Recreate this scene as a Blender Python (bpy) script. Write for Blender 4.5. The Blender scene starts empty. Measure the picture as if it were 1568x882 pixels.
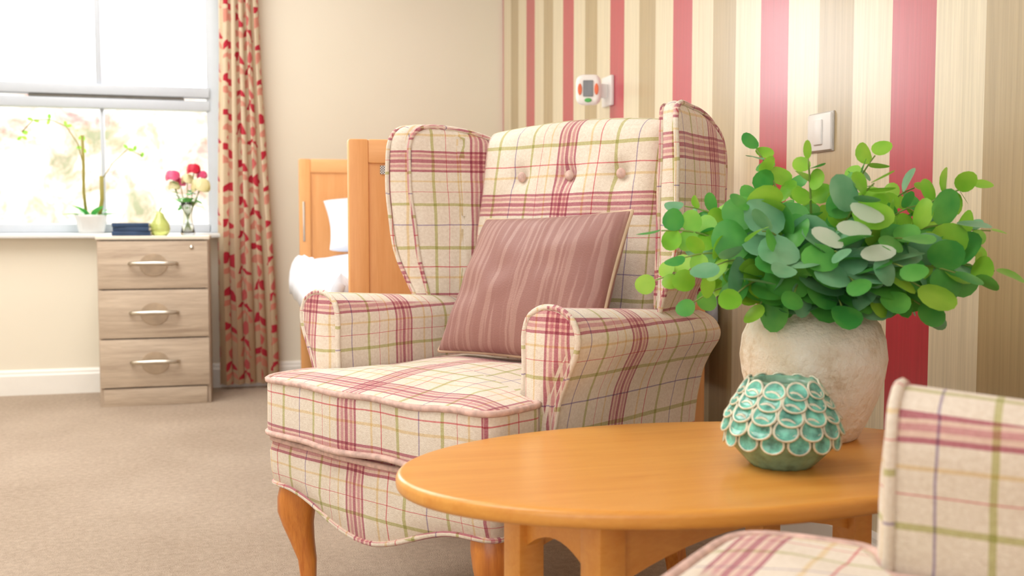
import bpy, bmesh, math, random
from mathutils import Vector, Matrix, noise
random.seed(7)
scene=bpy.context.scene
pi=math.pi
def lin(r,g,b):
    f=lambda c:(c/255/12.92 if c/255<=.04045 else ((c/255+.055)/1.055)**2.4)
    return (f(r),f(g),f(b),1)
# ---------------------------------------------------------------- node helpers
class NT:
    def __init__(s,name):
        s.m=bpy.data.materials.new(name); s.m.use_nodes=True
        s.n=s.m.node_tree.nodes; s.l=s.m.node_tree.links
        s.b=s.n['Principled BSDF']
    def node(s,t,**k):
        n=s.n.new(t)
        for a,v in k.items(): setattr(n,a,v)
        return n
    def put(s,sock,v):
        if isinstance(v,bpy.types.NodeSocket): s.l.new(v,sock)
        else: sock.default_value=v
    def math(s,op,a,b=0.0,c=0.0,clamp=False):
        n=s.node('ShaderNodeMath',operation=op); n.use_clamp=clamp
        s.put(n.inputs[0],a); s.put(n.inputs[1],b); s.put(n.inputs[2],c)
        return n.outputs[0]
    def mix(s,fac,a,b,blend='MIX'):
        n=s.node('ShaderNodeMix',data_type='RGBA',blend_type=blend)
        s.put(n.inputs[0],fac); s.put(n.inputs[6],a); s.put(n.inputs[7],b)
        return n.outputs[2]
    def coord(s,which='Object'):
        return s.node('ShaderNodeTexCoord').outputs[which]
    def mapping(s,vec,scale=(1,1,1),loc=(0,0,0),rot=(0,0,0)):
        n=s.node('ShaderNodeMapping'); s.l.new(vec,n.inputs[0])
        n.inputs['Scale'].default_value=scale; n.inputs['Location'].default_value=loc; n.inputs['Rotation'].default_value=rot
        return n.outputs[0]
    def noise(s,vec,scale=5,detail=3,rough=.5,dist=0):
        n=s.node('ShaderNodeTexNoise'); s.l.new(vec,n.inputs['Vector'])
        n.inputs['Scale'].default_value=scale; n.inputs['Detail'].default_value=detail
        n.inputs['Roughness'].default_value=rough; n.inputs['Distortion'].default_value=dist
        return n.outputs[0]
    def ramp(s,fac,stops,interp='LINEAR'):
        n=s.node('ShaderNodeValToRGB'); s.l.new(fac,n.inputs[0]); cr=n.color_ramp; cr.interpolation=interp
        while len(cr.elements)>1: cr.elements.remove(cr.elements[0])
        cr.elements[0].position=stops[0][0]; cr.elements[0].color=stops[0][1]
        for p,c in stops[1:]:
            e=cr.elements.new(p); e.color=c
        return n.outputs[0]
    def sep(s,vec):
        n=s.node('ShaderNodeSeparateXYZ'); s.l.new(vec,n.inputs[0]); return n.outputs
    def bump(s,h,strength=.3,dist=.01):
        n=s.node('ShaderNodeBump'); s.l.new(h,n.inputs['Height']); n.inputs['Strength'].default_value=strength; n.inputs['Distance'].default_value=dist
        s.l.new(n.outputs[0],s.b.inputs['Normal'])
    def col(s,v): s.put(s.b.inputs['Base Color'],v)
    def set(s,**k):
        for a,v in k.items(): s.put(s.b.inputs[a],v)
        return s
def simple(name,c,rough=.5,metal=0,var=.08,scale=20,bump=0,**k):
    t=NT(name); co=t.coord('Object')
    n=t.noise(co,scale,3)
    c2=tuple(max(0,x*(1-var*2)) for x in c[:3])+(1,); c1=tuple(min(1,x*(1+var)) for x in c[:3])+(1,)
    t.col(t.ramp(n,[(.3,c2),(.7,c1)]))
    t.set(Roughness=rough,Metallic=metal,**k)
    if bump: t.bump(n,bump,.005)
    return t.m
def wood(name,ca,cb,axis=0,scale=1.0,rough=.4,coat=0.0):
    t=NT(name); sc=[30*scale]*3; sc[axis]=2.0*scale
    v=t.mapping(t.coord('Object'),tuple(sc))
    n=t.noise(v,1.5,6,.6,.6)
    v2=t.mapping(t.coord('Object'),tuple(x*6 for x in sc)); n2=t.noise(v2,1.5,3,.5)
    f=t.math('ADD',t.math('MULTIPLY',n,.75),t.math('MULTIPLY',n2,.25))
    t.col(t.ramp(f,[(.3,cb),(.62,ca)])); t.set(Roughness=rough)
    t.b.inputs['Coat Weight'].default_value=coat; t.b.inputs['Coat Roughness'].default_value=.2
    t.bump(n2,.05,.002)
    return t.m
# ---------------------------------------------------------------- materials
def plaid():
    t=NT('plaid_wool'); uv=t.sep(t.coord('UV')); P=.34
    W=(1,1,1,1)
    mar=lin(190,96,132); mar2=lin(222,160,178); red=lin(228,118,134); gr=lin(204,210,150); yel=lin(246,230,192); blu=lin(170,160,204); pk=lin(248,226,224)
    def stops(k):
        L=[(0,mar),(.005,pk),(.010,mar2),(.016,pk),(.021,mar),(.028,pk),(.034,mar2),(.040,pk),(.045,mar),(.0495,W),
           (.086,yel),(.091,W),(.112,red),(.1148,W),(.155,gr),(.163,W),(.212,blu),(.2145,W),(.258,gr),(.265,W),(.291,red),(.2935,W),(.315,yel),(.320,W)]
        return [(p/P,q) for p,q in L]
    wob=t.noise(t.coord('UV'),9,2)
    du=t.math('MULTIPLY',t.math('SUBTRACT',wob,.5),.007)
    out=[]
    for ax in (0,1):
        a=t.math('FRACT',t.math('DIVIDE',t.math('ADD',uv[ax],t.math('ADD',du,6.8+.025)),P))
        out.append(t.ramp(a,stops(ax),'CONSTANT'))
    base=t.ramp(t.noise(t.coord('UV'),160,3,.7),[(.3,lin(226,212,194)),(.7,lin(243,233,218))])
    big=t.ramp(t.noise(t.coord('UV'),7,3,.6),[(.3,lin(238,233,226)),(.6,W)])
    # woven look: threads of each stripe only partly cover the ground cloth
    wv=t.noise(t.coord('UV'),420,2,.6)
    fac=t.math('ADD',.66,t.math('MULTIPLY',wv,.4))
    m=t.mix(fac,t.mix(fac,base,out[0],'MULTIPLY'),out[1],'MULTIPLY')
    m=t.mix(.6,m,big,'MULTIPLY')
    t.col(m); t.set(Roughness=.9); t.b.inputs['Sheen Weight'].default_value=.2
    t.bump(wv,.4,.003)
    return t.m
M_plaid=plaid()
M_piping=simple('piping_wool',lin(224,190,178),.9,scale=60,var=.15)
M_leg=wood('oak_leg',lin(222,142,60),lin(188,102,36),2,1.5,.35,.3)
M_table=wood('beech_table',lin(234,166,76),lin(220,146,58),0,.8,.36,.3)
M_bedwood=wood('beech_bed',lin(238,176,114),lin(226,158,94),2,.8,.45)
M_bedwoodh=wood('beech_bed_h',lin(240,180,118),lin(228,162,98),0,.8,.45)
M_chest=wood('grey_oak',lin(202,184,162),lin(164,144,124),0,1.1,.5)
M_chestv=wood('grey_oak_v',lin(200,182,162),lin(164,144,124),2,1.1,.5)
M_cream=simple('cream_laminate',lin(232,224,208),.5,var=.02)
M_white=simple('white_paint',lin(232,233,233),.4,var=.01)
M_plastic=simple('white_plastic',lin(238,236,232),.35,var=.01)
M_skirt=simple('cream_gloss_paint',lin(238,234,226),.35,var=.01)
M_metal=simple('brushed_steel',lin(206,198,184),.3,1,var=.05)
M_linen=simple('white_linen',lin(228,233,243),.9,var=.03,scale=8)
def m_backwall():
    t=NT('cream_wall_paint'); n=t.noise(t.coord('Object'),180,3)
    t.col(t.ramp(t.noise(t.coord('Object'),1.5,2),[(.3,lin(230,222,203)),(.7,lin(234,226,208))])); t.set(Roughness=.75); t.bump(n,.05,.002); return t.m
M_wall=m_backwall()
def m_paper():
    t=NT('striped_wallpaper'); co=t.coord('Object'); s=t.sep(co)
    P=.5666
    f=t.math('FRACT',t.math('DIVIDE',t.math('ADD',s[1],-1.845+P/8+P*10),P))
    cream=lin(230,218,186); red=lin(190,48,68); tan=lin(184,163,120)
    base=t.ramp(f,[(0,red),(.25,cream),(.5,tan),(.75,cream)],'CONSTANT')
    g=t.noise(t.mapping(co,(60,60,1.2)),2.2,6,.65,.4)
    g2=t.ramp(g,[(.3,(.76,.76,.74,1)),(.65,(1,1,1,1))])
    t.col(t.mix(.85,base,g2,'MULTIPLY'))
    t.set(Roughness=.4); t.b.inputs['Specular IOR Level'].default_value=.9
    t.b.inputs['Coat Weight'].default_value=.8; t.b.inputs['Coat Roughness'].default_value=.22
    t.bump(g,.14,.003); return t.m
M_paper=m_paper()
def m_carpet():
    t=NT('beige_carpet'); co=t.coord('Object')
    a=t.noise(co,320,3,.7); b=t.noise(co,2.2,4,.6); c=t.noise(co,60,3,.6)
    f=t.math('ADD',t.math('MULTIPLY',a,.5),t.math('ADD',t.math('MULTIPLY',b,.2),t.math('MULTIPLY',c,.3)))
    t.col(t.ramp(f,[(.36,lin(172,151,131)),(.62,lin(220,201,181))])); t.set(Roughness=1)
    t.b.inputs['Specular IOR Level'].default_value=.1
    t.bump(a,.8,.01); return t.m
M_carpet=m_carpet()
def m_curtain():
    t=NT('leaf_print_curtain'); uvv=t.coord('UV'); uv0=t.sep(uvv)
    nz=t.noise(uvv,7,2); nz2=t.noise(t.mapping(uvv,(1,1,1),(3.1,7.7,0)),9,2)
    uv=[t.math('ADD',uv0[0],t.math('MULTIPLY',t.math('SUBTRACT',nz,.5),.07)),t.math('ADD',uv0[1],t.math('MULTIPLY',t.math('SUBTRACT',nz2,.5),.10))]
    def leaves(cw,ch,ang,a,b,ou,ov):
        u=t.math('DIVIDE',t.math('ADD',uv[0],ou+5),cw); fl=t.math('FLOOR',u)
        v=t.math('DIVIDE',t.math('ADD',t.math('ADD',uv[1],ov+5),t.math('MULTIPLY',fl,ch*.37)),ch)
        x=t.math('MULTIPLY',t.math('SUBTRACT',t.math('FRACT',u),.5),cw); y=t.math('MULTIPLY',t.math('SUBTRACT',t.math('FRACT',v),.5),ch)
        c,s_=math.cos(ang),math.sin(ang)
        X=t.math('ADD',t.math('MULTIPLY',x,c),t.math('MULTIPLY',y,s_)); Y=t.math('SUBTRACT',t.math('MULTIPLY',y,c),t.math('MULTIPLY',x,s_))
        e=t.math('ADD',t.math('POWER',t.math('ABSOLUTE',t.math('DIVIDE',X,a)),1.4),t.math('POWER',t.math('ABSOLUTE',t.math('DIVIDE',Y,b)),1.4))
        return t.math('LESS_THAN',e,1.0)
    CW=.14;CH=.17
    def pair(ov):
        return (leaves(CW,CH,.6,.034,.017,.027,ov),leaves(CW,CH,-.6,.034,.017,-.027,ov+.012))
    m1=pair(0); m2=pair(.055); top=leaves(CW,CH,1.57,.026,.018,0,.115)
    fu=t.math('SUBTRACT',t.math('FRACT',t.math('DIVIDE',t.math('ADD',uv[0],5.0),CW)),.5)
    stem=t.math('LESS_THAN',t.math('ABSOLUTE',fu),.016)
    base=t.ramp(t.noise(uvv,300,2),[(.3,lin(222,206,176)),(.7,lin(237,223,196))])
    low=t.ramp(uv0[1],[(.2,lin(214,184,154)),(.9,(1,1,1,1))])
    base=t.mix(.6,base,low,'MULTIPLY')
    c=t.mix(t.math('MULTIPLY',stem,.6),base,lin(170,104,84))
    c=t.mix(t.math('MULTIPLY',m2[0],.75),c,lin(222,124,112)); c=t.mix(t.math('MULTIPLY',m2[1],.75),c,lin(226,142,126)); 
    c=t.mix(m1[0],c,lin(198,44,66)); c=t.mix(m1[1],c,lin(204,58,76)); c=t.mix(t.math('MULTIPLY',top,.85),c,lin(214,82,92))
    t.col(c); t.set(Roughness=.85)
    t.bump(t.noise(uvv,300,2),.2,.002)
    tr=t.node('ShaderNodeBsdfTranslucent'); t.l.new(c,tr.inputs[0]); mx=t.node('ShaderNodeMixShader'); mx.inputs[0].default_value=.3
    t.l.new(t.b.outputs[0],mx.inputs[1]); t.l.new(tr.outputs[0],mx.inputs[2]); t.l.new(mx.outputs[0],t.n['Material Output'].inputs[0])
    return t.m
M_curtain=m_curtain()
def m_pillow():
    t=NT('mauve_stripe_cloth'); uv=t.coord('UV')
    w=t.noise(t.mapping(uv,(5,6,1)),2,2)
    s=t.sep(uv)
    x=t.math('ADD',s[0],t.math('MULTIPLY',w,.010))
    cmb=t.node('ShaderNodeCombineXYZ'); t.l.new(x,cmb.inputs[0]); t.l.new(t.math('MULTIPLY',s[1],.030),cmb.inputs[1])
    n=t.noise(cmb.outputs[0],80,1,.4)
    n2=t.noise(uv,250,2,.6)
    c=t.ramp(n,[(.46,lin(154,108,100)),(.52,lin(158,113,105)),(.57,lin(174,133,123)),(.64,lin(170,129,119))])
    t.col(t.mix(.3,c,t.ramp(n2,[(.3,(.75,.75,.75,1)),(.7,(1,1,1,1))]),'MULTIPLY'))
    t.set(Roughness=t.math('SUBTRACT',.8,t.math('MULTIPLY',n,.45))); t.b.inputs['Sheen Weight'].default_value=.15
    t.bump(n2,.25,.003); return t.m
M_pillow=m_pillow()
def m_plaster():
    t=NT('rough_plaster'); co=t.coord('Object'); a=t.noise(co,22,5,.65); b=t.noise(co,90,4,.6)
    t.col(t.ramp(a,[(.28,lin(208,190,162)),(.45,lin(236,227,210)),(.7,lin(244,239,228))])); t.set(Roughness=.9)
    t.bump(t.math('ADD',a,t.math('MULTIPLY',b,.5)),.7,.009); return t.m
M_plaster=m_plaster()
M_teal=simple('teal_glaze',lin(122,204,184),.12,var=.3,scale=70)
M_tealcream=simple('cream_glaze',lin(226,226,202),.2,var=.12,scale=70)
M_tealdark=simple('teal_green_glaze',lin(140,184,158),.25,var=.2,scale=50)  # teal-green glaze of the ribbed pot body
def m_leaf(name,a,b,tl=.3):
    t=NT(name); n=t.noise(t.coord('Object'),14,3)
    c=t.ramp(n,[(.35,a),(.65,b)]); t.col(c); t.set(Roughness=.42)
    tr=t.node('ShaderNodeBsdfTranslucent'); t.l.new(c,tr.inputs[0]); mx=t.node('ShaderNodeMixShader'); mx.inputs[0].default_value=tl
    t.l.new(t.b.outputs[0],mx.inputs[1]); t.l.new(tr.outputs[0],mx.inputs[2]); t.l.new(mx.outputs[0],t.n['Material Output'].inputs[0])
    return t.m
M_leafA=m_leaf('leaf_green',lin(66,158,72),lin(112,192,86))
M_leafB=m_leaf('leaf_lime',lin(126,198,56),lin(170,220,78))
M_leafC=m_leaf('leaf_bluegreen',lin(90,158,112),lin(138,192,148),.15)
M_leafD=m_leaf('leaf_pale',lin(190,212,182),lin(214,226,206),.15)
M_stem=simple('green_stem',lin(130,156,74),.6)
# ---------------------------------------------------------------- mesh helpers
def boxuv(me,mode='box',off=(0,0)):
    uvl=me.uv_layers.new(name='UVMap')
    for p in me.polygons:
        n=p.normal; ax,ay,az=abs(n.x),abs(n.y),abs(n.z)
        for li in p.loop_indices:
            v=me.vertices[me.loops[li].vertex_index].co
            if mode=='arm':
                if ay>.75: uv=(v.x,v.z)
                elif az>ax: uv=(v.y,v.x*.9+.02)
                else: uv=(v.y,v.z)
            else:
                if az>=max(ax,ay): uv=(v.x,v.y)
                elif ay>=ax: uv=(v.x,v.z)
                else: uv=(v.y,v.z)
            uvl.data[li].uv=(uv[0]+off[0],uv[1]+off[1])
def mk(name,verts,faces,mats,parent=None,smooth=True,fm=None,uv=None,uvoff=(0,0),recalc=True,uvs=None,autos=None):
    me=bpy.data.meshes.new(name); me.from_pydata([tuple(v) for v in verts],[],faces)
    if not isinstance(mats,(list,tuple)): mats=[mats]
    for m in mats: me.materials.append(m)
    if fm:
        for p,i in zip(me.polygons,fm): p.material_index=i
    if recalc:
        bm=bmesh.new(); bm.from_mesh(me); bmesh.ops.recalc_face_normals(bm,faces=bm.faces); bm.to_mesh(me); bm.free()
    for p in me.polygons: p.use_smooth=smooth
    me.update()
    if uv: boxuv(me,uv,uvoff)
    if uvs is not None:
        l=me.uv_layers.new(name='UVMap')
        for lp in me.loops: l.data[lp.index].uv=uvs[lp.vertex_index]
    o=bpy.data.objects.new(name,me); scene.collection.objects.link(o)
    if parent: o.parent=parent
    return o
def empty(name,loc=(0,0,0),rz=0):
    o=bpy.data.objects.new(name,None); o.location=loc; o.rotation_euler=(0,0,rz); o.empty_display_size=.1
    scene.collection.objects.link(o); return o
def box(name,x0,x1,y0,y1,z0,z1,mat,parent=None,bevel=.003,seg=2,fn=None):
    bm=bmesh.new(); bmesh.ops.create_cube(bm,size=1)
    for v in bm.verts:
        v.co=Vector(((x0+x1)/2+v.co.x*(x1-x0),(y0+y1)/2+v.co.y*(y1-y0),(z0+z1)/2+v.co.z*(z1-z0)))
    if bevel: bmesh.ops.bevel(bm,geom=bm.edges[:],offset=bevel,segments=seg,affect='EDGES',profile=.5)
    if fn:
        for v in bm.verts: v.co=Vector(fn(v.co))
    me=bpy.data.meshes.new(name); bm.to_mesh(me); bm.free(); me.materials.append(mat)
    for p in me.polygons: p.use_smooth=bool(bevel)
    if bevel:
        try: me.set_sharp_from_angle(angle=.6)
        except Exception: pass
    o=bpy.data.objects.new(name,me); scene.collection.objects.link(o)
    if parent: o.parent=parent
    return o
def boxes(name,lst,mat,parent=None):
    V=[];F=[]
    for x0,x1,y0,y1,z0,z1 in lst:
        b=len(V); V+=[(x,y,z) for x in(x0,x1) for y in(y0,y1) for z in(z0,z1)]
        F+=[[b+i for i in f] for f in [(0,1,3,2),(4,6,7,5),(0,4,5,1),(2,3,7,6),(0,2,6,4),(1,5,7,3)]]
    return mk(name,V,F,mat,parent,smooth=False)
def tubegeo(pts,r,seg=8,closed=False,V=None,F=None):
    V=[] if V is None else V; F=[] if F is None else F
    pts=[Vector(p) for p in pts]; n=len(pts); rings=[]; up=None
    for i,p in enumerate(pts):
        if closed: t=(pts[(i+1)%n]-pts[i-1])
        else: t=pts[min(i+1,n-1)]-pts[max(i-1,0)]
        if t.length<1e-9: t=Vector((0,0,1))
        t.normalize()
        if up is None:
            up=Vector((0,0,1)) if abs(t.z)<.9 else Vector((1,0,0))
        up=(up-t*up.dot(t)); 
        if up.length<1e-6: up=t.orthogonal()
        up.normalize(); s=t.cross(up); rr=r[i] if isinstance(r,(list,tuple)) else r
        b=len(V); V.extend([p+(up*math.cos(2*pi*k/seg)+s*math.sin(2*pi*k/seg))*rr for k in range(seg)]); rings.append(b)
    m=n if closed else n-1
    for i in range(m):
        a=rings[i]; b=rings[(i+1)%n]
        for k in range(seg): F.append([a+k,a+(k+1)%seg,b+(k+1)%seg,b+k])
    if not closed:
        F.append([rings[0]+k for k in range(seg)][::-1]); F.append([rings[-1]+k for k in range(seg)])
    return V,F
def tube(name,pts,r,mat,parent=None,seg=8,closed=False,uv=None):
    V,F=tubegeo(pts,r,seg,closed); return mk(name,V,F,mat,parent,uv=uv)
def roundpoly(pts,rad,n=5,sub=.04):
    out=[];N=len(pts)
    for i in range(N):
        p=Vector(pts[i]);a=Vector(pts[i-1]);b=Vector(pts[(i+1)%N]); r=rad[i] if isinstance(rad,(list,tuple)) else rad
        da=(a-p);db=(b-p); r=min(r,da.length*.48,db.length*.48); A=p+da.normalized()*r;B=p+db.normalized()*r
        for k in range(n+1):
            t=k/n; out.append(A*(1-t)**2+p*2*t*(1-t)+B*t*t)
    res=[];N=len(out)
    for i in range(N):
        a=out[i];b=out[(i+1)%N];L=(b-a).length
        if L<1e-6: continue
        k=max(1,int(L/sub))
        for j in range(k): res.append(a.lerp(b,j/k))
    return res
def slab(name,outline,t,bev,mapfn,mat,parent=None,crown=0,crownb=0,uv=None,uvoff=(0,0),nb=5):
    O=[Vector(p) for p in outline];N=len(O)
    area=sum(O[i].x*O[(i+1)%N].y-O[(i+1)%N].x*O[i].y for i in range(N))
    if area<0: O=O[::-1]
    c=sum(O,Vector((0,0)))/N; nr=[]
    for i in range(N):
        d=(O[(i+1)%N]-O[i-1]); d.normalize(); nr.append(Vector((-d.y,d.x)))
    rings=[]
    def ins(k): return [O[i]+nr[i]*k for i in range(N)]
    top=ins(bev)
    for s in (.08,.3,.55,.78,.92): rings.append([(c+(p-c)*s,t/2+crown*(1-s*s)) for p in top])
    for k in range(nb+1):
        a=pi/2*k/nb; rings.append([(p,t/2-bev+bev*math.cos(a)) for p in ins(bev*(1-math.sin(a)))])
    for k in range(nb+1):
        a=pi/2*(1-k/nb); rings.append([(p,-(t/2-bev+bev*math.cos(a))) for p in ins(bev*(1-math.sin(a)))])
    for s in (.92,.78,.55,.3,.08): rings.append([(c+(p-c)*s,-t/2-crownb*(1-s*s)) for p in top])
    V=[];F=[]
    for R in rings: V+= [mapfn(p.x,p.y,w) for p,w in R]
    for j in range(len(rings)-1):
        for i in range(N): F.append([j*N+i,j*N+(i+1)%N,(j+1)*N+(i+1)%N,(j+1)*N+i])
    F.append(list(range(N))); F.append([(len(rings)-1)*N+i for i in range(N)][::-1])
    return mk(name,V,F,mat,parent,uv=uv,uvoff=uvoff)
def lathe(name,prof,mat,parent=None,seg=40,loc=(0,0,0),fn=None,fm=None,cap=True):
    V=[];F=[]
    for r,z in prof:
        for k in range(seg):
            a=2*pi*k/seg; p=Vector((r*math.cos(a),r*math.sin(a),z))
            if fn: p=Vector(fn(p,a))
            V.append(p+Vector(loc))
    for j in range(len(prof)-1):
        for k in range(seg): F.append([j*seg+k,j*seg+(k+1)%seg,(j+1)*seg+(k+1)%seg,(j+1)*seg+k])
    if cap: F.append(list(range(seg))[::-1]); F.append([(len(prof)-1)*seg+k for k in range(seg)])
    return mk(name,V,F,mat,parent)
def sstep(a,b,x):
    t=max(0,min(1,(x-a)/(b-a))); return t*t*(3-2*t)

# ================================================================= ROOM
WX=1.353; DY=5.191; LX=-2.6; RY=-2.2; CZ=2.55
floor=boxes('floor',[(LX,WX+.15,RY,DY+.2,-.1,0)],M_carpet)
ox0,ox1,oz0,oz1=-1.13,-.06,.735,2.2
boxes('wall_back',[(LX-.15,ox0,DY,DY+.2,0,CZ),(ox1,WX+.15,DY,DY+.2,0,CZ),(ox0,ox1,DY,DY+.2,0,oz0),(ox0,ox1,DY,DY+.2,oz1,CZ)],M_wall)
boxes('wall_right',[(WX,WX+.15,RY,DY,0,CZ)],M_paper)
boxes('wall_left',[(LX-.15,LX,RY,DY,0,CZ)],M_wall)
boxes('ceiling',[(LX-.15,WX+.15,RY,DY+.2,CZ,CZ+.1)],M_white)
def skirt(name,a,b):
    a=Vector(a);b=Vector(b);d=(b-a).normalized(); n=Vector((d.y,-d.x,0))
    prof=[(0,0),(.018,0),(.018,.09),(.013,.098),(.012,.108),(.006,.116),(0,.118)]
    V=[];F=[]
    for p in (a,b):
        for o,z in prof: V.append(p+n*o+Vector((0,0,z)))
    k=len(prof)
    for i in range(k): F.append([i,(i+1)%k,k+(i+1)%k,k+i])
    F.append(list(range(k)));F.append([k+i for i in range(k)][::-1])
    return mk(name,V,F,M_skirt,smooth=False)
skirt('baseboard_back',(LX+.02,DY,0),(WX-.02,DY,0))
skirt('baseboard_right',(WX,DY,0),(WX,RY,0))
# window
win=empty('window_1',((ox0+ox1)/2,DY+.1,oz0)); wl=win.location.copy()
M_frame=simple('upvc_frame',lin(190,196,204),.35,var=.01)
def W(name,x0,x1,z0,z1,y0=5.29,y1=5.35,mat=None,b=.006):
    return box(name,x0-wl.x,x1-wl.x,y0-wl.y,y1-wl.y,z0-wl.z,z1-wl.z,mat or M_frame,win,b)
W('frame_left',ox0,ox0+.055,.755,oz1);W('frame_right',ox1-.065,ox1,.755,oz1);W('frame_bottom',ox0+.05,ox1-.05,.755,.80);W('frame_top',ox0+.05,ox1-.05,oz1-.06,oz1)
W('transom_upper',ox0+.05,ox1-.05,1.415,1.465,5.27,5.35);W('transom_lower',ox0+.05,ox1-.05,1.352,1.40,5.28,5.35)
W('vent_gap',ox0+.2,ox1-.17,1.40,1.415,5.285,5.34,simple('grey_seal',lin(130,128,122),.6))
W('mullion_upper',-.632,-.604,1.46,oz1-.05);W('mullion_lower',-.618,-.600,.79,1.36,5.31,5.34)
gm=NT('window_glass'); 
tr=gm.node('ShaderNodeBsdfTransparent');gl=gm.node('ShaderNodeBsdfGlossy');gl.inputs['Roughness'].default_value=.02
mx=gm.node('ShaderNodeMixShader');mx.inputs[0].default_value=.05
gm.l.new(tr.outputs[0],mx.inputs[1]);gm.l.new(gl.outputs[0],mx.inputs[2]);gm.l.new(mx.outputs[0],gm.n['Material Output'].inputs[0])
W('pane',ox0+.05,ox1-.05,.79,oz1-.05,5.318,5.322,gm.m,0)
box('window_sill',ox0-.04,ox1+.02,5.115,5.33,.733,.755,M_white,None,.006)

# outside garden
def m_hedge():
    t=NT('garden_foliage'); co=t.coord('Object'); a=t.noise(co,3.2,6,.75,.6); b=t.noise(co,1.3,3,.5)
    c1=t.ramp(a,[(.36,lin(150,152,112)),(.45,lin(204,184,160)),(.52,lin(228,220,208)),(.6,lin(240,240,236))])
    c2=t.ramp(a,[(.38,lin(186,124,116)),(.48,lin(220,196,186)),(.58,lin(240,238,236))])
    t.col(t.mix(t.ramp(b,[(.45,(0,0,0,1)),(.55,(1,1,1,1))]),c1,c2)); t.set(Roughness=1); return t.m
V=[];F=[];nx,nz=70,26
for j in range(nz+1):
    for i in range(nx+1):
        x=-7+11*i/nx; z=-.1+2.0*j/nz; yy=9+ .5*j/nz + .45*noise.noise(Vector((x*1.3,z*1.6,0)))+.15*noise.noise(Vector((x*5,z*5,3)))
        z+=.25*noise.noise(Vector((x*.9,0,7)))*j/nz
        V.append((x,yy,z))
for j in range(nz):
    for i in range(nx): a=j*(nx+1)+i; F.append([a,a+1,a+nx+2,a+nx+1])
mk('garden_hedge',V,F,m_hedge(),recalc=False)
boxes('garden_lawn',[(-8,5,5.5,12,-.3,-.1)],simple('lawn',lin(200,206,170),1,scale=4,var=.1))

# ================================================================= CURTAIN
V=[];F=[];U=[];nu,nv=150,40; z0,z1=.025,2.32
for j in range(nv+1):
    t=j/nv; z=z0+(z1-z0)*t
    L=-.085+.035*sstep(.15,.9,t); R=.20-.075*sstep(0,.9,t)
    for i in range(nu+1):
        s=i/nu; ph=s*2*pi*5.2+.5*math.sin(t*3)
        x=L+(R-L)*s+.006*math.sin(ph*2+1+t*2); y=5.10+.030*math.sin(ph+.3*math.sin(t*5+s*4))*(1-.25*t)-.01*(1-t)*math.sin(s*7)
        V.append((x,y,z)); U.append((s*.55,z))
for j in range(nv):
    for i in range(nu): a=j*(nu+1)+i; F.append([a,a+1,a+nu+2,a+nu+1])
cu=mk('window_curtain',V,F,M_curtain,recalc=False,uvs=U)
tube('curtain_pole',[(-1.3,5.10,2.36),(.3,5.10,2.36)],.014,M_metal)

# ================================================================= CHEST OF DRAWERS
ch=empty('bedside_chest',(-.346,4.73,0)); w=.232
box('side_left',-w,-w+.016,.016,.345,.0,.73,M_chestv,ch,.001);box('side_right',w-.016,w,.016,.345,0,.73,M_chestv,ch,.001)
box('back_panel',-w+.016,w-.016,.335,.345,0.02,.73,M_chestv,ch,0)
box('top',-w-.004,w+.004,-.004,.349,.730,.7466,M_cream,ch,.003)
box('plinth',-w+.016,w-.016,.006,.03,0,.078,M_chest,ch,.001)
box('carcass_core',-w+.016,w-.016,.03,.3,.078,.728,M_chestv,ch,0)
for k,(a,b) in enumerate([(.084,.294),(.300,.510),(.516,.724)]):
    box('drawer_front_%d'%(k+1),-w+.004,w-.004,0,.018,a,b,M_chest,ch,.003)
    zc=(a+b)/2
    P=[(.058*math.cos(q*pi/24),.05*math.sin(q*pi/24)) for q in range(48)]
    slab('handle_plate_%d'%(k+1),P,.004,.0015,lambda u,v,ww,zc=zc:(u,-.0015+ww,zc+v),simple('plate',lin(176,154,128),.4),ch)
    pts=[(-.098,.0,zc+.006),(-.097,-.02,zc+.006),(-.085,-.028,zc+.006),(-.04,-.031,zc+.007),(0,-.032,zc+.008),(.04,-.031,zc+.007),(.085,-.028,zc+.006),(.097,-.02,zc+.006),(.098,.0,zc+.006)]
    tube('handle_%d'%(k+1),pts,[.006,.008,.009,.010,.0105,.010,.009,.008,.006],M_metal,ch,10)
lathe('lock',[(.0,0),(.009,0),(.009,.004),(.0,.004)],M_metal,ch,16,fn=lambda p,a:(p.x+.16,-p.z,p.y+.697))

# books
bk=empty('book_stack',(-.44,4.85,.7466))
M_navy=simple('navy_cover',lin(34,62,96),.5);M_page=simple('pages',lin(232,224,206),.8)
for k,(z,h,dx,wd,rz) in enumerate([(0,.02,0,.16,.03),(.0203,.018,.006,.15,-.05),(.0386,.018,-.004,.152,.04)]):
    o=box('book_cover_%d'%(k+1),-wd/2,wd/2,-.095,.095,z,z+h,M_navy,bk,.002); o.rotation_euler=(0,0,rz);o.location=(dx,0,0)
    o=box('book_pages_%d'%(k+1),-wd/2-.0008,wd/2+.0008,-.088,.0955,z+.003,z+h-.003,M_page,bk,0); o.rotation_euler=(0,0,rz);o.location=(dx,0,0)
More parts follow.
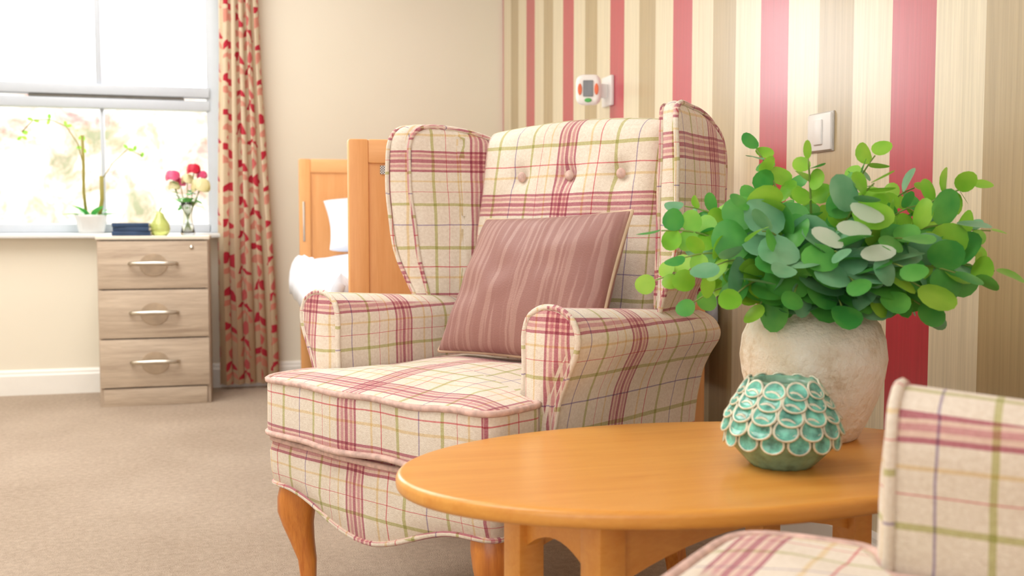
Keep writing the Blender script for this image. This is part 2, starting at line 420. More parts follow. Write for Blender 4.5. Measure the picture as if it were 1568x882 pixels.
# pear ornament
def glassy(name,c,a=.0,rough=.1,tw=.6):
    t=NT(name);t.col(t.ramp(t.noise(t.coord('Object'),20,2),[(.3,c),(.7,tuple(min(1,x*1.15) for x in c[:3])+(1,))]));t.set(Roughness=rough);t.b.inputs['Transmission Weight'].default_value=tw;return t.m
M_pear=glassy('pear_glass',lin(196,204,120),tw=.3)
pe=empty('pear_ornament',(-.325,4.86,.7466))
lathe('body',[(.0,0),(.03,.0),(.041,.012),(.045,.03),(.041,.052),(.030,.07),(.021,.084),(.017,.096),(.011,.104),(0,.107)],M_pear,pe,32)
tube('stalk',[(0,0,.103),(.003,0,.115),(.009,0,.126)],.003,M_stem,pe,6)
V=[];F=[]
for s in(-1,1):
    b=len(V);V+=[(0,0,.106),(.012*s,0,.112),(.026*s,-.004,.104),(.014*s,-.006,.1)];F.append([b,b+1,b+2,b+3])
mk('leaf',V,F,M_pear,pe,recalc=False)
# flower vase
fv=empty('flower_vase',(-.205,4.86,.7466))
M_glass=glassy('clear_glass',lin(244,250,244),tw=.97,rough=.02)
lathe('glass',[(.0,0),(.030,0),(.032,.01),(.024,.05),(.020,.085),(.025,.125),(.034,.15),(.032,.15),(.023,.125),(.018,.085),(.022,.05),(.028,.012),(0,.01)],M_glass,fv,28,cap=False)
def petalflower(name,c,r,mat,parent,n=26):
    V=[];F=[];c=Vector(c)
    for k in range(n):
        f=k/n; az=k*2.399; el=1.35-1.5*f; rr=r*(.35+.65*f)
        d=Vector((math.cos(az)*math.cos(el),math.sin(az)*math.cos(el),math.sin(el)))
        t1=Vector((-math.sin(az),math.cos(az),0)); t2=d.cross(t1)
        b=len(V);m=5
        for j in range(m+1):
            for i in range(m+1):
                u=-1+2*i/m;v=-1+2*j/m; q=math.sqrt(max(1-.35*u*u*v*v,0)); 
                p=c+d*rr*(.78-.28*(u*u+v*v)*.5+ (.22 if v<0 else 0)*(-v))+t1*u*rr*.62*q+t2*v*rr*.6*q
                V.append(p)
        for j in range(m):
            for i in range(m):F.append([b+j*(m+1)+i,b+j*(m+1)+i+1,b+(j+1)*(m+1)+i+1,b+(j+1)*(m+1)+i])
    return mk(name,V,F,mat,parent,recalc=False)
M_pink=m_leaf('pink_petal',lin(230,60,120),lin(240,130,168));M_red=m_leaf('red_petal',lin(216,30,62),lin(232,64,90));M_crm=m_leaf('cream_petal',lin(236,226,160),lin(244,238,196))
fl=[(-.06,-.01,.268,.038,M_pink),(-.03,.03,.242,.030,M_pink),(.03,-.01,.30,.036,M_red),(.065,0,.275,.028,M_pink),(.06,-.03,.225,.05,M_crm),(.0,.02,.255,.034,M_crm),(-.055,0,.225,.03,M_crm)]
V=[];F=[]
for k,(x,y,z,r,m) in enumerate(fl):
    petalflower('bloom_%d'%(k+1),(x,y,z),r,m,fv)
    tubegeo([(-x*.25,-y*.2,.015),(x*.1,y*.1,.09),(x*.6,y*.6,.16),(x,y,z-.01)],.0022,5,False,V,F)
mk('stems',V,F,M_stem,fv)
def leafgeo(V,F,p,d,n,L,Wd,fold=.15,seg=6,roundness=1.0,droop=0):
    d=d.normalized(); n=(n-d*n.dot(d)).normalized(); s=d.cross(n); b=len(V)
    for j in range(seg+1):
        t=j/seg; wv=Wd*math.sin(pi*min(1,max(0,t))**roundness)**.6 if 0<t<1 else 0
        c=p+d*L*t-n*droop*L*t*t
        V.append(c-s*wv+n*wv*fold);V.append(c);V.append(c+s*wv+n*wv*fold)
    for j in range(seg):
        a=b+j*3;F.append([a,a+1,a+4,a+3]);F.append([a+1,a+2,a+5,a+4])
V=[];F=[]
for k in range(34):
    az=random.uniform(0,2*pi);z=random.uniform(.13,.24);r=random.uniform(.0,.04)
    d=Vector((math.cos(az),math.sin(az),random.uniform(-.6,.5)));leafgeo(V,F,Vector((r*math.cos(az),r*math.sin(az),z)),d,Vector((0,0,1)),random.uniform(.04,.065),.014)
mk('leaves',V,F,M_leafA,fv,recalc=False)
# orchid on the sill
orc=empty('potted_orchid',(-.655,5.205,.755))
lathe('pot',[(.0,0),(.052,0),(.058,.01),(.070,.075),(.073,.085),(.068,.087),(.062,.07),(0,.07)],simple('white_ceramic',lin(216,217,216),.25,var=.01),orc,32,cap=False)
V=[];F=[]
for k,az in enumerate([0,.5,1.0,2.2,2.8,3.2,3.7,4.4,5.0,5.8]):
    leafgeo(V,F,Vector((0,0,.068)),Vector((math.cos(az)*1.1,math.sin(az)*.4,.6)),Vector((-math.cos(az),-math.sin(az)*.5,1)),random.uniform(.1,.14),.017,.2,8,1,.4)
mk('leaves',V,F,M_leafA,orc,recalc=False)
V=[];F=[]
tubegeo([(-.02,0,.07),(-.03,0,.2),(-.028,0,.32),(-.03,0,.46)],.007,6,False,V,F)
tubegeo([(.035,0,.07),(.05,0,.16),(.05,0,.27)],.010,6,False,V,F)
arch=[(-.025,0,.3),(-.05,0,.42),(-.1,0,.5),(-.17,0,.53),(-.24,0,.525),(-.29,0,.47)]
tubegeo(arch,.0025,5,False,V,F); tubegeo([(.05,0,.25),(.1,0,.33),(.17,0,.4),(.23,0,.37)],.0025,5,False,V,F)
mk('flower_spikes',V,F,simple('olive_stem',lin(150,140,64),.6),orc)
V=[];F=[]
for p in arch[2:]+[(.17,0,.4),(.2,0,.39),(.23,0,.36),(-.29,0,.45),(-.03,0,.4),(-.03,0,.46)]:
    for k in range(2):
        az=random.uniform(0,6.3);leafgeo(V,F,Vector(p),Vector((math.cos(az),.2*math.sin(az),math.sin(az))),Vector((0,-1,.2)),.028,.008)
mk('buds',V,F,M_leafB,orc,recalc=False)

# ================================================================= BED
bed=empty('care_bed',(.782,3.69,0)); bx=.5
def bedboard(tag,y,h,yy):
    box(tag+'_post_left',-bx,-bx+.052,y,y+.035,0.02,h,M_bedwood,bed,.006);box(tag+'_post_right',bx-.052,bx,y,y+.035,0.02,h,M_bedwood,bed,.006)
    box(tag+'_top_rail',-bx+.05,bx-.05,y+.001,y+.034,h-.062,h,M_bedwoodh,bed,.006)
    box(tag+'_panel',-bx+.05,bx-.05,y+.010,y+.026,.35,h-.06,M_bedwood,bed,.0)
    box(tag+'_bottom_rail',-bx+.05,bx-.05,y+.001,y+.034,.28,.36,M_bedwoodh,bed,.004)
bedboard('footboard',-1.046,1.014,0); bedboard('headboard',1.03,1.092,0)
for k,(px_,py_) in enumerate([(-.47,-1.03),(.47,-1.03),(-.47,1.047),(.47,1.047)]):
    lathe('castor_%d'%(k+1),[(0,0),(.018,0),(.02,.006),(.02,.02),(.012,.024),(0,.024)],simple('castor_rubber',lin(90,90,90),.6),bed,16,loc=(px_,py_,0))
for sx in(-1,1):
    box('side_rail_%s'%('l' if sx<0 else 'r'),sx*(bx-.012)-.012,sx*(bx-.012)+.012,-1.01,1.03,.30,.42,M_bedwoodh,bed,.003)
box('headboard_slot_metal',-bx+.014,-bx+.024,1.026,1.03,.72,.90,M_metal,bed,.002)
box('bed_base',-bx+.03,bx-.03,-1.0,1.02,.36,.42,simple('mesh_base',lin(120,120,120),.6),bed,.002)
box('mattress',-bx+.03,bx-.03,-1.0,1.02,.42,.62,M_linen,bed,.04,4)
V=[];F=[];nu,nv=60,70
for j in range(nv+1):
    y=-1.0+1.78*j/nv
    for i in range(nu+1):
        s=-1+2*i/nu; a=abs(s)
        if a<.82: x=s/.82*.51; z=.665+.012*math.cos(s*3)
        else:
            q=(a-.82)/.18; x=math.copysign(.51+.05*math.sin(q*pi/2),s); z=.675-.04*q-.13*q*q
        z+=.016*noise.noise(Vector((x*5,y*4,0)))+.010*noise.noise(Vector((x*14,y*11,5)))
        x+=.018*noise.noise(Vector((y*5,z*4,9)))*(1 if a>.8 else 0)
        e=min(j,nv-j)/nv; z-=.03*max(0,1-e/.03) if a<.82 else 0
        V.append((min(x,.56),y,z))
for j in range(nv):
    for i in range(nu): a=j*(nu+1)+i; F.append([a,a+1,a+nu+2,a+nu+1])
d=mk('duvet',V,F,M_linen,bed,recalc=False); so=d.modifiers.new('s','SOLIDIFY');so.thickness=.03;so.offset=-1
def puff(name,corners,th,mat,parent,n=28,pinch=.05,uvsc=(1,1),power=.42,wr=.004):
    BL,BR,TR,TL=[Vector(c) for c in corners]; nn=((BR-BL).cross(TL-BL)).normalized()
    V=[];F=[];U=[]
    for side in(1,-1):
        for j in range(n+1):
            for i in range(n+1):
                s=-1+2*i/n;t=-1+2*j/n; s=math.sin(s*pi/2);t=math.sin(t*pi/2)
                ps=s*(1-pinch*(1-t*t));pt=t*(1-pinch*(1-s*s)); a=(ps+1)/2;b=(pt+1)/2
                p=BL*(1-a)*(1-b)+BR*a*(1-b)+TR*a*b+TL*(1-a)*b
                h=th*((1-s*s)*(1-t*t))**power
                h+=wr*noise.noise(Vector((s*3,t*3,side)))*((1-s*s)*(1-t*t))**.3*2
                V.append(p+nn*h*side);U.append((a*uvsc[0],b*uvsc[1]))
    m=(n+1)**2
    for k in(0,1):
        for j in range(n):
            for i in range(n):
                a=k*m+j*(n+1)+i;f=[a,a+1,a+n+2,a+n+1];F.append(f if k==0 else f[::-1])
    o=mk(name,V,F,mat,parent,uvs=U,recalc=False)
    bm=bmesh.new();bm.from_mesh(o.data);bmesh.ops.remove_doubles(bm,verts=bm.verts,dist=.0008);bm.to_mesh(o.data);bm.free()
    per=[]
    for k in range(n): s=math.sin((-1+2*k/n)*pi/2); per.append((s,-1))
    for k in range(n): s=math.sin((-1+2*k/n)*pi/2); per.append((1,s))
    for k in range(n): s=math.sin((-1+2*k/n)*pi/2); per.append((-s,1))
    for k in range(n): s=math.sin((-1+2*k/n)*pi/2); per.append((-1,-s))
    pp=[]
    for s,t in per:
        ps=s*(1-pinch*(1-t*t));pt=t*(1-pinch*(1-s*s)); a=(ps+1)/2;b=(pt+1)/2
        pp.append(BL*(1-a)*(1-b)+BR*a*(1-b)+TR*a*b+TL*(1-a)*b)
    return o,pp
puff('bed_pillow',[(-.40,.66,.69),(.24,.66,.69),(.24,.95,.90),(-.40,.95,.90)],.085,M_linen,bed)
def m_label():
    t=NT('label_print');s=t.sep(t.coord('Object'))
    c=t.node('ShaderNodeTexChecker');t.l.new(t.mapping(t.coord('Object'),(1,1,1)),c.inputs[0]);c.inputs['Scale'].default_value=320
    c.inputs[1].default_value=(.05,.05,.05,1);c.inputs[2].default_value=(.9,.9,.9,1)
    m=t.math('LESS_THAN',s[0],-.395)
    t.col(t.mix(m,lin(238,238,236),c.outputs[0]));return t.m
box('asset_label',-.418,-.356,-1.0405,-1.0362,.925,.947,m_label(),bed,0)
# ================================================================= WING CHAIR
def build_chair(loc,rdeg):
    ch=empty('wingback_armchair',(loc[0],loc[1],0),-math.radians(rdeg))
    out=roundpoly([(-.312,.012),(.312,.012),(.315,.645),(-.315,.645)],[.03,.03,.04,.04],5,.02)
    V=[];F=[];N=len(out);lv=[0,.04,.35,.7,.96,1]
    for t in lv:
        for p in out:
            front=max(0,1-(p.y-.0)/.08)
            zb=.262-.062*.5*(1+math.cos(pi*min(abs(p.x)/.25,1)))*min(1,front*1.5)
            bul=.010*math.sin(pi*t)-(.006 if t in(0,1) else 0)
            bow=-.018*(1-(p.x/.32)**2)*front
            V.append((p.x*(1+bul*1.5),p.y+bow-bul*front+.004*noise.noise(Vector((p.x*10,t*2,1)))*front,zb+(.362-zb)*t))
    for j in range(len(lv)-1):
        for i in range(N):F.append([j*N+i,j*N+(i+1)%N,(j+1)*N+(i+1)%N,(j+1)*N+i])
    F.append(list(range(N))[::-1]);F.append([(len(lv)-1)*N+i for i in range(N)])
    mk('seat_base',V,F,M_plaid,ch,uv='box',uvoff=(.02,-.02))
    tube('base_piping',[V[N*1+i] for i in range(N)],.0055,M_plaid,ch,6,True,uv='box')
    tube('base_top_piping',[(V[N*4+i][0]*1.004,V[N*4+i][1]-.002,V[N*4+i][2]) for i in range(N)],.006,M_piping,ch,6,True)
    T=[(-.315,-.005),(.315,-.005),(.315,.135),(.247,.15),(.247,.56),(-.247,.56),(-.247,.15),(-.315,.135)]
    o=roundpoly(T,[.045,.045,.025,.01,.03,.03,.01,.025],5,.03)
    def cm(u,v,w):
        front=max(0,1-v/.1); rnd=noise.noise(Vector((u*9,v*9,w*6)))*.007
        return (u,v-.020*(1-(u/.32)**2)*front+rnd*front,.4285+w+rnd*.7)
    slab('seat_cushion',o,.118,.016,cm,M_plaid,ch,crown=.024,uv='box',uvoff=(.02,-.03))
    for s,nm in((1,'top'),(-1,'bottom')):
        tube('cushion_piping_'+nm,[cm(p.x,p.y,s*.0535) for p in o],.0062,M_piping,ch,6,True)
    for sd,tag in((-1,'left'),(1,'right')):
        sec=[(.250,.30),(.254,.44),(.260,.54),(.258,.60),(.268,.634),(.30,.651),(.337,.651),(.368,.634),(.381,.602),(.376,.572),(.358,.535),(.338,.49),(.325,.43),(.318,.36),(.314,.30)]
        o=roundpoly([(a,b) for a,b in sec],.014,3,.03)
        def am(u,v,w,sd=sd):
            y=.144+.25-w; yy=(y-.144)/.5
            z=v-.035*yy*sstep(.5,.65,v)
            return (sd*u,y,z)
        slab('arm_'+tag,o,.50,.014,am,M_plaid,ch,crown=.010,uv='arm',uvoff=(.0,.05))
        tube('arm_piping_'+tag,[am(p.x,p.y,.244) for p in o],.0058,M_plaid,ch,6,True,uv='arm')
        wo=roundpoly([(.475,.57),(.445,.70),(.430,.86),(.426,1.04),(.58,1.028),(.70,.985),(.69,.85),(.640,.57)],[.03,.05,.05,.075,.06,.09,.06,.03],7,.025)
        def wm(u,v,w,sd=sd):
            inner=.246+.42*max(0,.64-u)+.012*sstep(.6,1.0,v)*sstep(.62,.45,u)
            outer=.352+.20*max(0,.64-u)+.016*math.sin(pi*max(0,min(1,(v-.6)/.5)))-.05*sstep(.78,.56,v)
            f=w/.07+.5; x=inner+(outer-inner)*f
            y=u-((f-.5)*.03 if u<.55 else 0)
            return (sd*(x+.006*noise.noise(Vector((u*9,v*7,sd)))),y,v)
        slab('wing_'+tag,wo,.07,.030,wm,M_plaid,ch,crown=.004,crownb=.003,uv='box',uvoff=(.08,.075),nb=7)
        for s,nm in((1,'outer'),(-1,'inner')):
            c=sum(wo,Vector((0,0)))/len(wo); pp=[wm(c.x+(p.x-c.x)*.962,c.y+(p.y-c.y)*.975,s*.0275) for p in wo]
            tube('wing_piping_%s_%s'%(nm,tag),pp,.0055,M_plaid,ch,6,True,uv='box')
    btn=[(-.12,.905),(.02,.905),(.16,.905)]
    V=[];F=[];nx,nz=64,70;R=.04
    def edge(k,n): return math.sin((-1+2*k/n)*pi/2)
    for side in(0,1):
        for j in range(nz+1):
            for i in range(nx+1):
                s=edge(i,nx);t=(edge(j,nz)+1)/2
                x=s*.262; z=.40+t*(1.018-.40+.016*(1-s*s))
                dx=(1-abs(s))*.262; dz=(1-t)*.61
                q=1
                for dd in(dx,dz):
                    if dd<R: q*=math.sqrt(max(0,1-((R-dd)/R)**2))
                yb=.505+(z-.45)*.175
                if side==0:
                    y=yb+.045-.045*q-.014*math.sin(pi*t)*(1-s*s)+.004*noise.noise(Vector((x*11,z*11,4)))
                    for bx_,bz_ in btn: y+=.022*math.exp(-((x-bx_)**2+(z-bz_)**2)/.0006)
                else: y=yb+.05+.045*q
                V.append((x,y,z))
    m=(nx+1)*(nz+1)
    for k in(0,1):
        for j in range(nz):
            for i in range(nx):
                a=k*m+j*(nx+1)+i;f=[a,a+1,a+nx+2,a+nx+1];F.append(f if k==0 else f[::-1])
    mk('back_rest',V,F,M_plaid,ch,uv='box',uvoff=(-.01,.18),recalc=False)
    for k,(a,b) in enumerate(btn):
        lathe('button_%d'%(k+1),[(0,0),(.011,0),(.012,.003),(.009,.007),(.004,.009),(0,.0095)],M_piping,ch,16,fn=lambda p,q,a=a,b=b:(p.x+a,.505+(b-.45)*.175+.004-p.z,p.y+b))
    ob=roundpoly([(-.31,.30),(.31,.30),(.30,.60),(.28,.99),(-.28,.99),(-.30,.60)],.03,4,.05)
    slab('outer_back',ob,.03,.012,lambda u,v,w:(u,.62+max(0,v-.4)*.11+w,v),M_plaid,ch,uv='box')
    for sx in(-1,1):
        V=[];F=[];dx,dy=sx*.7,-.7
        prof=[(.300,.040,-.002),(.262,.044,.006),(.235,.044,.012),(.205,.040,.016),(.175,.033,.013),(.14,.026,.005),(.10,.020,-.005),(.06,.017,-.007),(.035,.018,.0),(.02,.026,.009),(.008,.029,.013),(0,.026,.013)]
        for z,r,o_ in prof:
            for k in range(16):
                a=2*pi*k/16; rr=r*(1+.06*math.cos(4*a)); V.append((sx*.265+dx*o_+rr*math.cos(a),.062+dy*o_+rr*math.sin(a),z))
        for j in range(len(prof)-1):
            for k in range(16):F.append([j*16+k,j*16+(k+1)%16,(j+1)*16+(k+1)%16,(j+1)*16+k])
        F.append(list(range(16)));F.append([(len(prof)-1)*16+k for k in range(16)][::-1])
        mk('front_leg_'+('l' if sx<0 else 'r'),V,F,M_leg,ch)
        V=[];F=[]
        prof=[(.30,.022,0),(.2,.02,.01),(.1,.017,.03),(0,.015,.055)]
        for z,r,o_ in prof:
            for a,b in((-1,-1),(1,-1),(1,1),(-1,1)): V.append((sx*.275+a*r,.60+o_+b*r,z))
        for j in range(3):
            for k in range(4):F.append([j*4+k,j*4+(k+1)%4,(j+1)*4+(k+1)%4,(j+1)*4+k])
        F.append([0,1,2,3]);F.append([12,13,14,15][::-1])
        mk('rear_leg_'+('l' if sx<0 else 'r'),V,F,M_leg,ch,smooth=False)
    return ch
c1=build_chair((.226,1.88),56.2)
c2=build_chair((.288,.718),133.4); c2.scale=(1,1,.985)
tp=empty('throw_pillow',(.226,1.88,0),-math.radians(56.2))
po,pp=puff('pillow_body',[(-.188,.380,.512),(.246,.380,.512),(.272,.466,.822),(-.140,.488,.806)],.058,M_pillow,tp,n=40,pinch=.05,uvsc=(.42,.42),power=.36)
tube('pillow_piping',pp,.0042,simple('pillow_piping_cloth',lin(214,190,160),.8),tp,6,True)

# ================================================================= COFFEE TABLE
tb=empty('coffee_table',(.6425,1.356,0))
O=[Vector((.437*math.cos(2*pi*k/120),.27*math.sin(2*pi*k/120))) for k in range(120)]
slab('top',O,.024,.009,lambda u,v,w:(u,v,.443+w),M_table,tb)
fr=math.radians(18);e1=(math.cos(fr),math.sin(fr))
def fp(a,b,z): return (a*e1[0]-b*e1[1],a*e1[1]+b*e1[0],z)
for k,(sx,sy) in enumerate([(-1,-1),(-1,1),(1,-1),(1,1)]):
    box('leg_%d'%(k+1),sx*.24-.021,sx*.24+.021,sy*.09-.021,sy*.09+.021,0,.4315,M_table,tb,.003,2,fn=lambda v:fp(v.x,v.y,v.z))
def apron(name,p,q,dep):
    n=14;V=[];F=[];L=math.hypot(q[0]-p[0],q[1]-p[1]);nx,ny=-(q[1]-p[1])/L*.009,(q[0]-p[0])/L*.009
    for s in(-1,1):
        for k in range(n+1):
            t=k/n;x=p[0]+(q[0]-p[0])*t;y=p[1]+(q[1]-p[1])*t;zb=.431-dep*(.55+.45*abs(2*t-1)**2)
            V.append(fp(x+nx*s,y+ny*s,.431));V.append(fp(x+nx*s,y+ny*s,zb))
    m=2*(n+1)
    for k in range(n):
        a=2*k;F+= [[a,a+1,a+3,a+2],[m+a,m+a+2,m+a+3,m+a+1],[a,a+2,m+a+2,m+a],[a+1,m+a+1,m+a+3,a+3]]
    mk(name,V,F,M_table,tb,smooth=False)
apron('apron_1',(-.24,-.09),(.24,-.09),.10);apron('apron_2',(-.24,.09),(.24,.09),.10);apron('apron_3',(-.24,-.09),(-.24,.09),.10);apron('apron_4',(.24,-.09),(.24,.09),.10)
# ================================================================= VASE + EUCALYPTUS
VX,VY,VZ=.890,1.449,.455
va=empty('plaster_vase',(VX,VY,VZ))
lathe('body',[(0,0),(.066,0),(.072,.004),(.086,.03),(.100,.065),(.110,.10),(.1145,.13),(.111,.16),(.102,.183),(.088,.198),(.080,.204),(.077,.212),(.070,.212),(.070,.195),(.09,.17),(0,.15)],M_plaster,va,56,
   fn=lambda p,a:p*(1+.014*noise.noise(Vector((p.x*18,p.y*18,p.z*18)))) if p.z>.003 else p,cap=False)
eu=empty('eucalyptus_plant',(VX,VY,VZ+.2))
VS=[];FS=[];LV=[];LF=[];LM=[]
def roundleaf(p,d,n,r,mi,el=1.0):
    d=d.normalized(); n=(n-d*n.dot(d)); 
    if n.length<1e-4:n=d.orthogonal()
    n.normalize(); s=d.cross(n); b=len(LV)
    cup=random.uniform(-.25,.3); c=p+d*r*1.05*el
    LV.append(c+n*0)
    m=14
    for ring,f in((1,.55),(2,1.0)):
        for k in range(m):
            a=2*pi*k/m; rr=r*f*(1+.03*math.sin(3*a)); 
            x=math.cos(a)*rr*el; y=math.sin(a)*rr
            LV.append(c+d*x+s*y+n*(cup*(f*r)*(math.sin(a)**2)*.9*f - .12*r*math.cos(a)*f*f))
    for k in range(m):
        LF.append([b,b+1+k,b+1+(k+1)%m]);LM.append(mi)
        LF.append([b+1+k,b+1+m+k,b+1+m+(k+1)%m,b+1+(k+1)%m]);LM.append(mi)
right=Vector((.9654,-.2607,0));fwd=Vector((.2607,.9654,0));up=Vector((0,0,1))
tips=[(-.25,.13,-.04),(-.25,.05,.02),(-.20,.17,.05),(-.09,.26,.02),(-.03,.24,-.06),(.10,.25,.02),(.05,.20,-.12),(.18,.20,.06),(.25,.20,.0),(.265,.13,-.03),(.24,.13,.1),(.20,.06,-.12),(.16,.0,-.06),
(-.12,.13,-.15),(-.18,.08,-.12),(-.02,.10,-.18),(.08,.12,-.17),(.13,.02,-.10),(-.11,.02,-.1),(-.2,.02,-.05),(.0,.02,-.14),(.22,.02,.04),(-.05,.18,.14),(.1,.16,.17),(.0,.20,.08),(-.15,.1,.14),(.2,.1,.16),(.02,.14,-.08),(-.06,.12,-.08),(.12,.12,-.05),(.06,.04,-.15),(-.07,.04,-.14),(.24,.07,-.1),(-.1,.18,-.04),(.15,.17,-.04),
(-.15,.04,-.13),(.16,.07,-.15),(.0,.06,-.19),(-.22,.09,-.08),(.22,.10,-.06),(.07,.08,-.19),(-.09,.08,-.17),(.18,.14,-.1),(-.13,.17,-.1),(.02,.17,-.15),(.11,.05,-.15),(-.16,.13,-.02),(.05,.21,.0)]
for ti,(a,b,c) in enumerate(tips):
    tip=right*a+up*b+fwd*c; base=Vector((a*.12,c*.12,-.03)); mid=Vector((0,0,.02))+tip*.45+up*(.05+.06*abs(a))
    pts=[];K=12
    for k in range(K+1):
        t=k/K; pts.append(base*(1-t)**2+mid*2*t*(1-t)+tip*t*t)
    tubegeo(pts,[.003*(1-.6*k/K) for k in range(K+1)],5,False,VS,FS)
    L=tip.length; npair=max(4,int(L/.036)); outer=abs(a)>.19 or b>.18
    for k in range(npair+1):
        t=.28+.72*k/npair; p=base*(1-t)**2+mid*2*t*(1-t)+tip*t*t
        tg=(mid-base)*(1-t)+(tip-mid)*t; tg.normalize()
        az=random.uniform(0,pi)
        o1=tg.orthogonal().normalized();o2=tg.cross(o1);dd=o1*math.cos(az)+o2*math.sin(az)
        big=1.0 if c>-.1 else 1.45
        rr=random.uniform(.017,.029)*big*(1.15-.55*t)
        for sgn in((1,-1) if k<npair else (0,)):
            d=(dd*sgn+tg*.6) if sgn else tg
            nrm=(-fwd*.8+up*.8+Vector((random.gauss(0,.55),random.gauss(0,.55),random.gauss(0,.55))))
            x=random.random(); lim=.15 if a<-.1 else 0
            if outer: mi=1 if x<.52+lim else 0 if x<.93 else 2
            elif c<-.11: mi=2 if x<.46 else 0 if x<.86 else 1
            else: mi=0 if x<.55 else 2 if x<.74-lim*.5 else 1
            roundleaf(p,d,nrm,rr,mi,random.uniform(.95,1.2))
for k in range(4):
    p=right*(-.06+.035*k)+up*random.uniform(.09,.15)-fwd*.18
    roundleaf(p,right*random.choice((-1,1))+up*.3*(k-1.5),-fwd+up*.5,.013,3,2.0)
mk('stems',VS,FS,M_stem,eu); mk('leaves',LV,LF,[M_leafA,M_leafB,M_leafC,M_leafD],eu,fm=LM,recalc=False)
# ================================================================= TEAL POT
tq=empty('ceramic_petal_pot',(.742,1.285,.455)); tq.scale=(.98,.98,.98)
def rb(z):
    P=[(0,.042),(.01,.052),(.03,.070),(.045,.078),(.065,.079),(.085,.071),(.105,.058),(.124,.046)]
    for (a,r),(b,s) in zip(P,P[1:]):
        if z<=b: return r+(s-r)*(z-a)/(b-a)
    return .046
lathe('body',[(0,0)]+[(rb(z/1000),z/1000) for z in range(0,125,4)]+[(.040,.124),(.036,.11),(.06,.08),(.06,.04),(0,.02)],M_tealdark,tq,64,fn=lambda p,a:Vector((p.x*(1+.02*math.cos(16*a)),p.y*(1+.02*math.cos(16*a)),p.z)) if p.z<.04 else p,cap=False)
V=[];F=[];fm=[]
rows=[(.036,14,.030),(.055,14,.029),(.074,13,.028),(.092,12,.025),(.108,11,.021)]
for ri,(z0_,n,h) in enumerate(rows):
    for k in range(n):
        a=2*pi*(k+.5*(ri%2))/n; z_top=z0_+h*.9; R0=rb(min(z_top,.124));R1=rb(z0_)+.004
        er=Vector((math.cos(a),math.sin(a),0));et=Vector((-math.sin(a),math.cos(a),0))
        A=er*(R0+.0)+up*z_top; B=er*(R1+.003)+up*(z0_-.006); ax=(B-A); hw=pi*rb(z0_)/n*1.06
        b=len(V); rr_=[0,.55,.80,.91,1.0]
        nn=ax.normalized().cross(et).normalized(); nn=nn if nn.dot(er)>0 else -nn
        ctr=A+ax*.58
        V.append(ctr+nn*.000)
        q=18
        for f in rr_[1:]:
            for j in range(q):
                th=2*pi*j/q; lx=math.sin(th)*hw*f; ly=math.cos(th)
                ly=ly*.42*f if ly>0 else ly*.58*f
                lift={.55:.0002,.80:.0022,.91:.0036,1.0:.0016}[f]
                V.append(ctr+et*lx+ax*ly+nn*(lift-.12*hw*(lx/hw)**2))
        for j in range(q):
            F.append([b,b+1+j,b+1+(j+1)%q]);fm.append(0)
            for rg in range(3):
                F.append([b+1+rg*q+j,b+1+(rg+1)*q+j,b+1+(rg+1)*q+(j+1)%q,b+1+rg*q+(j+1)%q]);fm.append(0 if rg==0 else 1)
pt=mk('petals',V,F,[M_teal,M_tealcream],tq,fm=fm,recalc=False)
so=pt.modifiers.new('s','SOLIDIFY');so.thickness=.0025
# ================================================================= WALL DEVICES
nc=empty('nurse_call_unit',(1.353,3.62,1.29))
box('wall_plate',-.014,0,-.05,.05,-.055,.055,M_plastic,nc,.004)
box('bracket',-.07,-.012,-.02,.02,-.025,.025,M_plastic,nc,.004)
hs=empty('handset',(-.09,-.02,0),math.radians(-22));hs.parent=nc;hs.scale=(.84,.84,.95)
o=roundpoly([(-.055,-.058),(.055,-.058),(.055,.058),(-.055,.058)],.035,6,.03)
slab('body',o,.05,.018,lambda u,v,w:(u,-w,v),M_plastic,hs)
slab('screen',roundpoly([(-.022,-.028),(.022,-.028),(.022,.034),(-.022,.034)],.004,3,.05),.006,.002,lambda u,v,w:(u,-.026-w,v),simple('grey_lcd',lin(120,122,124),.2),hs)
M_or=simple('orange_button',lin(232,110,60),.35);M_gn=simple('green_button',lin(80,180,80),.35)
for nm,x,z,m,rx,rz_ in(('button_orange_l',-.036,.0,M_or,.009,.022),('button_orange_r',.036,.0,M_or,.009,.022),('button_green',.0,-.042,M_gn,.016,.008)):
    slab(nm,[(rx*math.cos(2*pi*k/24),rz_*math.sin(2*pi*k/24)) for k in range(24)],.008,.003,lambda u,v,w,x=x,z=z:(u+x,-.026-w,v+z),m,hs)
sw=empty('light_switch',(1.353,2.18,1.014))
box('plate',-.010,0,-.050,.050,-.044,.044,M_plastic,sw,.004)
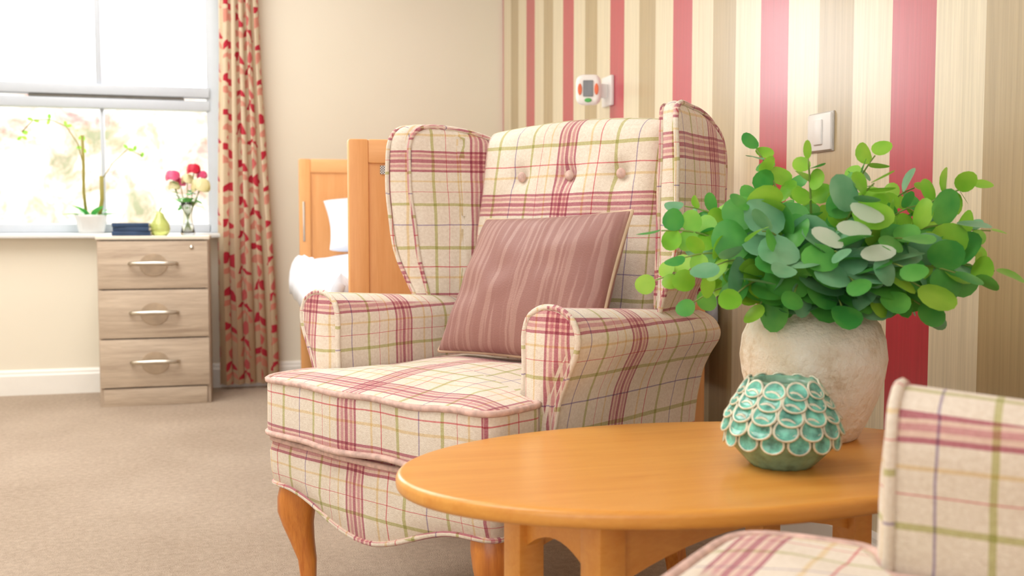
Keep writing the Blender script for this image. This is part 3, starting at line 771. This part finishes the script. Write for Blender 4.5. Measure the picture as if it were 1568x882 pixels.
box('surround',-.004,0.001,-.053,.053,-.047,.047,simple('steel_trim',lin(196,192,184),.4),sw,.002)
box('rocker',-.015,-.009,-.018,.018,-.03,.03,M_plastic,sw,.003)
# ================================================================= LIGHT
wd=bpy.data.worlds.new('World');scene.world=wd;wd.use_nodes=True
wt=wd.node_tree;wn=wt.nodes;bg=wn['Background'];bg.inputs[0].default_value=(.98,.985,1,1)
tc=wn.new('ShaderNodeTexCoord');sp=wn.new('ShaderNodeSeparateXYZ');mr=wn.new('ShaderNodeMapRange');mr.interpolation_type='SMOOTHSTEP'
wt.links.new(tc.outputs['Generated'],sp.inputs[0]);wt.links.new(sp.outputs[1],mr.inputs[0])
mr.inputs[1].default_value=.55;mr.inputs[2].default_value=.85;mr.inputs[3].default_value=1.85;mr.inputs[4].default_value=7
wt.links.new(mr.outputs[0],bg.inputs[1])
def area(name,loc,rot,sx,sy,e,col=(1,1,1)):
    l=bpy.data.lights.new(name,'AREA');l.shape='RECTANGLE';l.size=sx;l.size_y=sy;l.energy=e;l.color=col
    o=bpy.data.objects.new(name,l);o.location=loc;o.rotation_euler=rot;scene.collection.objects.link(o);return o
area('ceiling_fill',(-.9,3.5,2.5),(0,0,0),1.8,2.2,58,(1,.985,.955))  # added fill, no real fitting: brightens the dim back of the room
area('ceiling_fill',(-.9,1.0,2.5),(0,0,0),1.2,1.2,20,(1,.985,.955))  # second added fill, weaker, over the front half of the room
area('window_daylight',(-.6,5.9,3.3),(math.radians(-52),0,0),1.6,1.2,40,(.98,.99,1))
# ================================================================= CAMERA
cam=bpy.data.cameras.new('camera');co=bpy.data.objects.new('camera',cam);scene.collection.objects.link(co)
co.location=(0,0,.794);co.rotation_euler=(math.radians(90-3.521),0,math.radians(-15.11))
cam.sensor_width=36;cam.lens=36.02;cam.clip_start=.02
cam.dof.use_dof=True;cam.dof.focus_distance=2.0;cam.dof.aperture_fstop=4.8
scene.camera=co
scene.view_settings.view_transform='Standard';scene.view_settings.look='None';scene.view_settings.exposure=.40
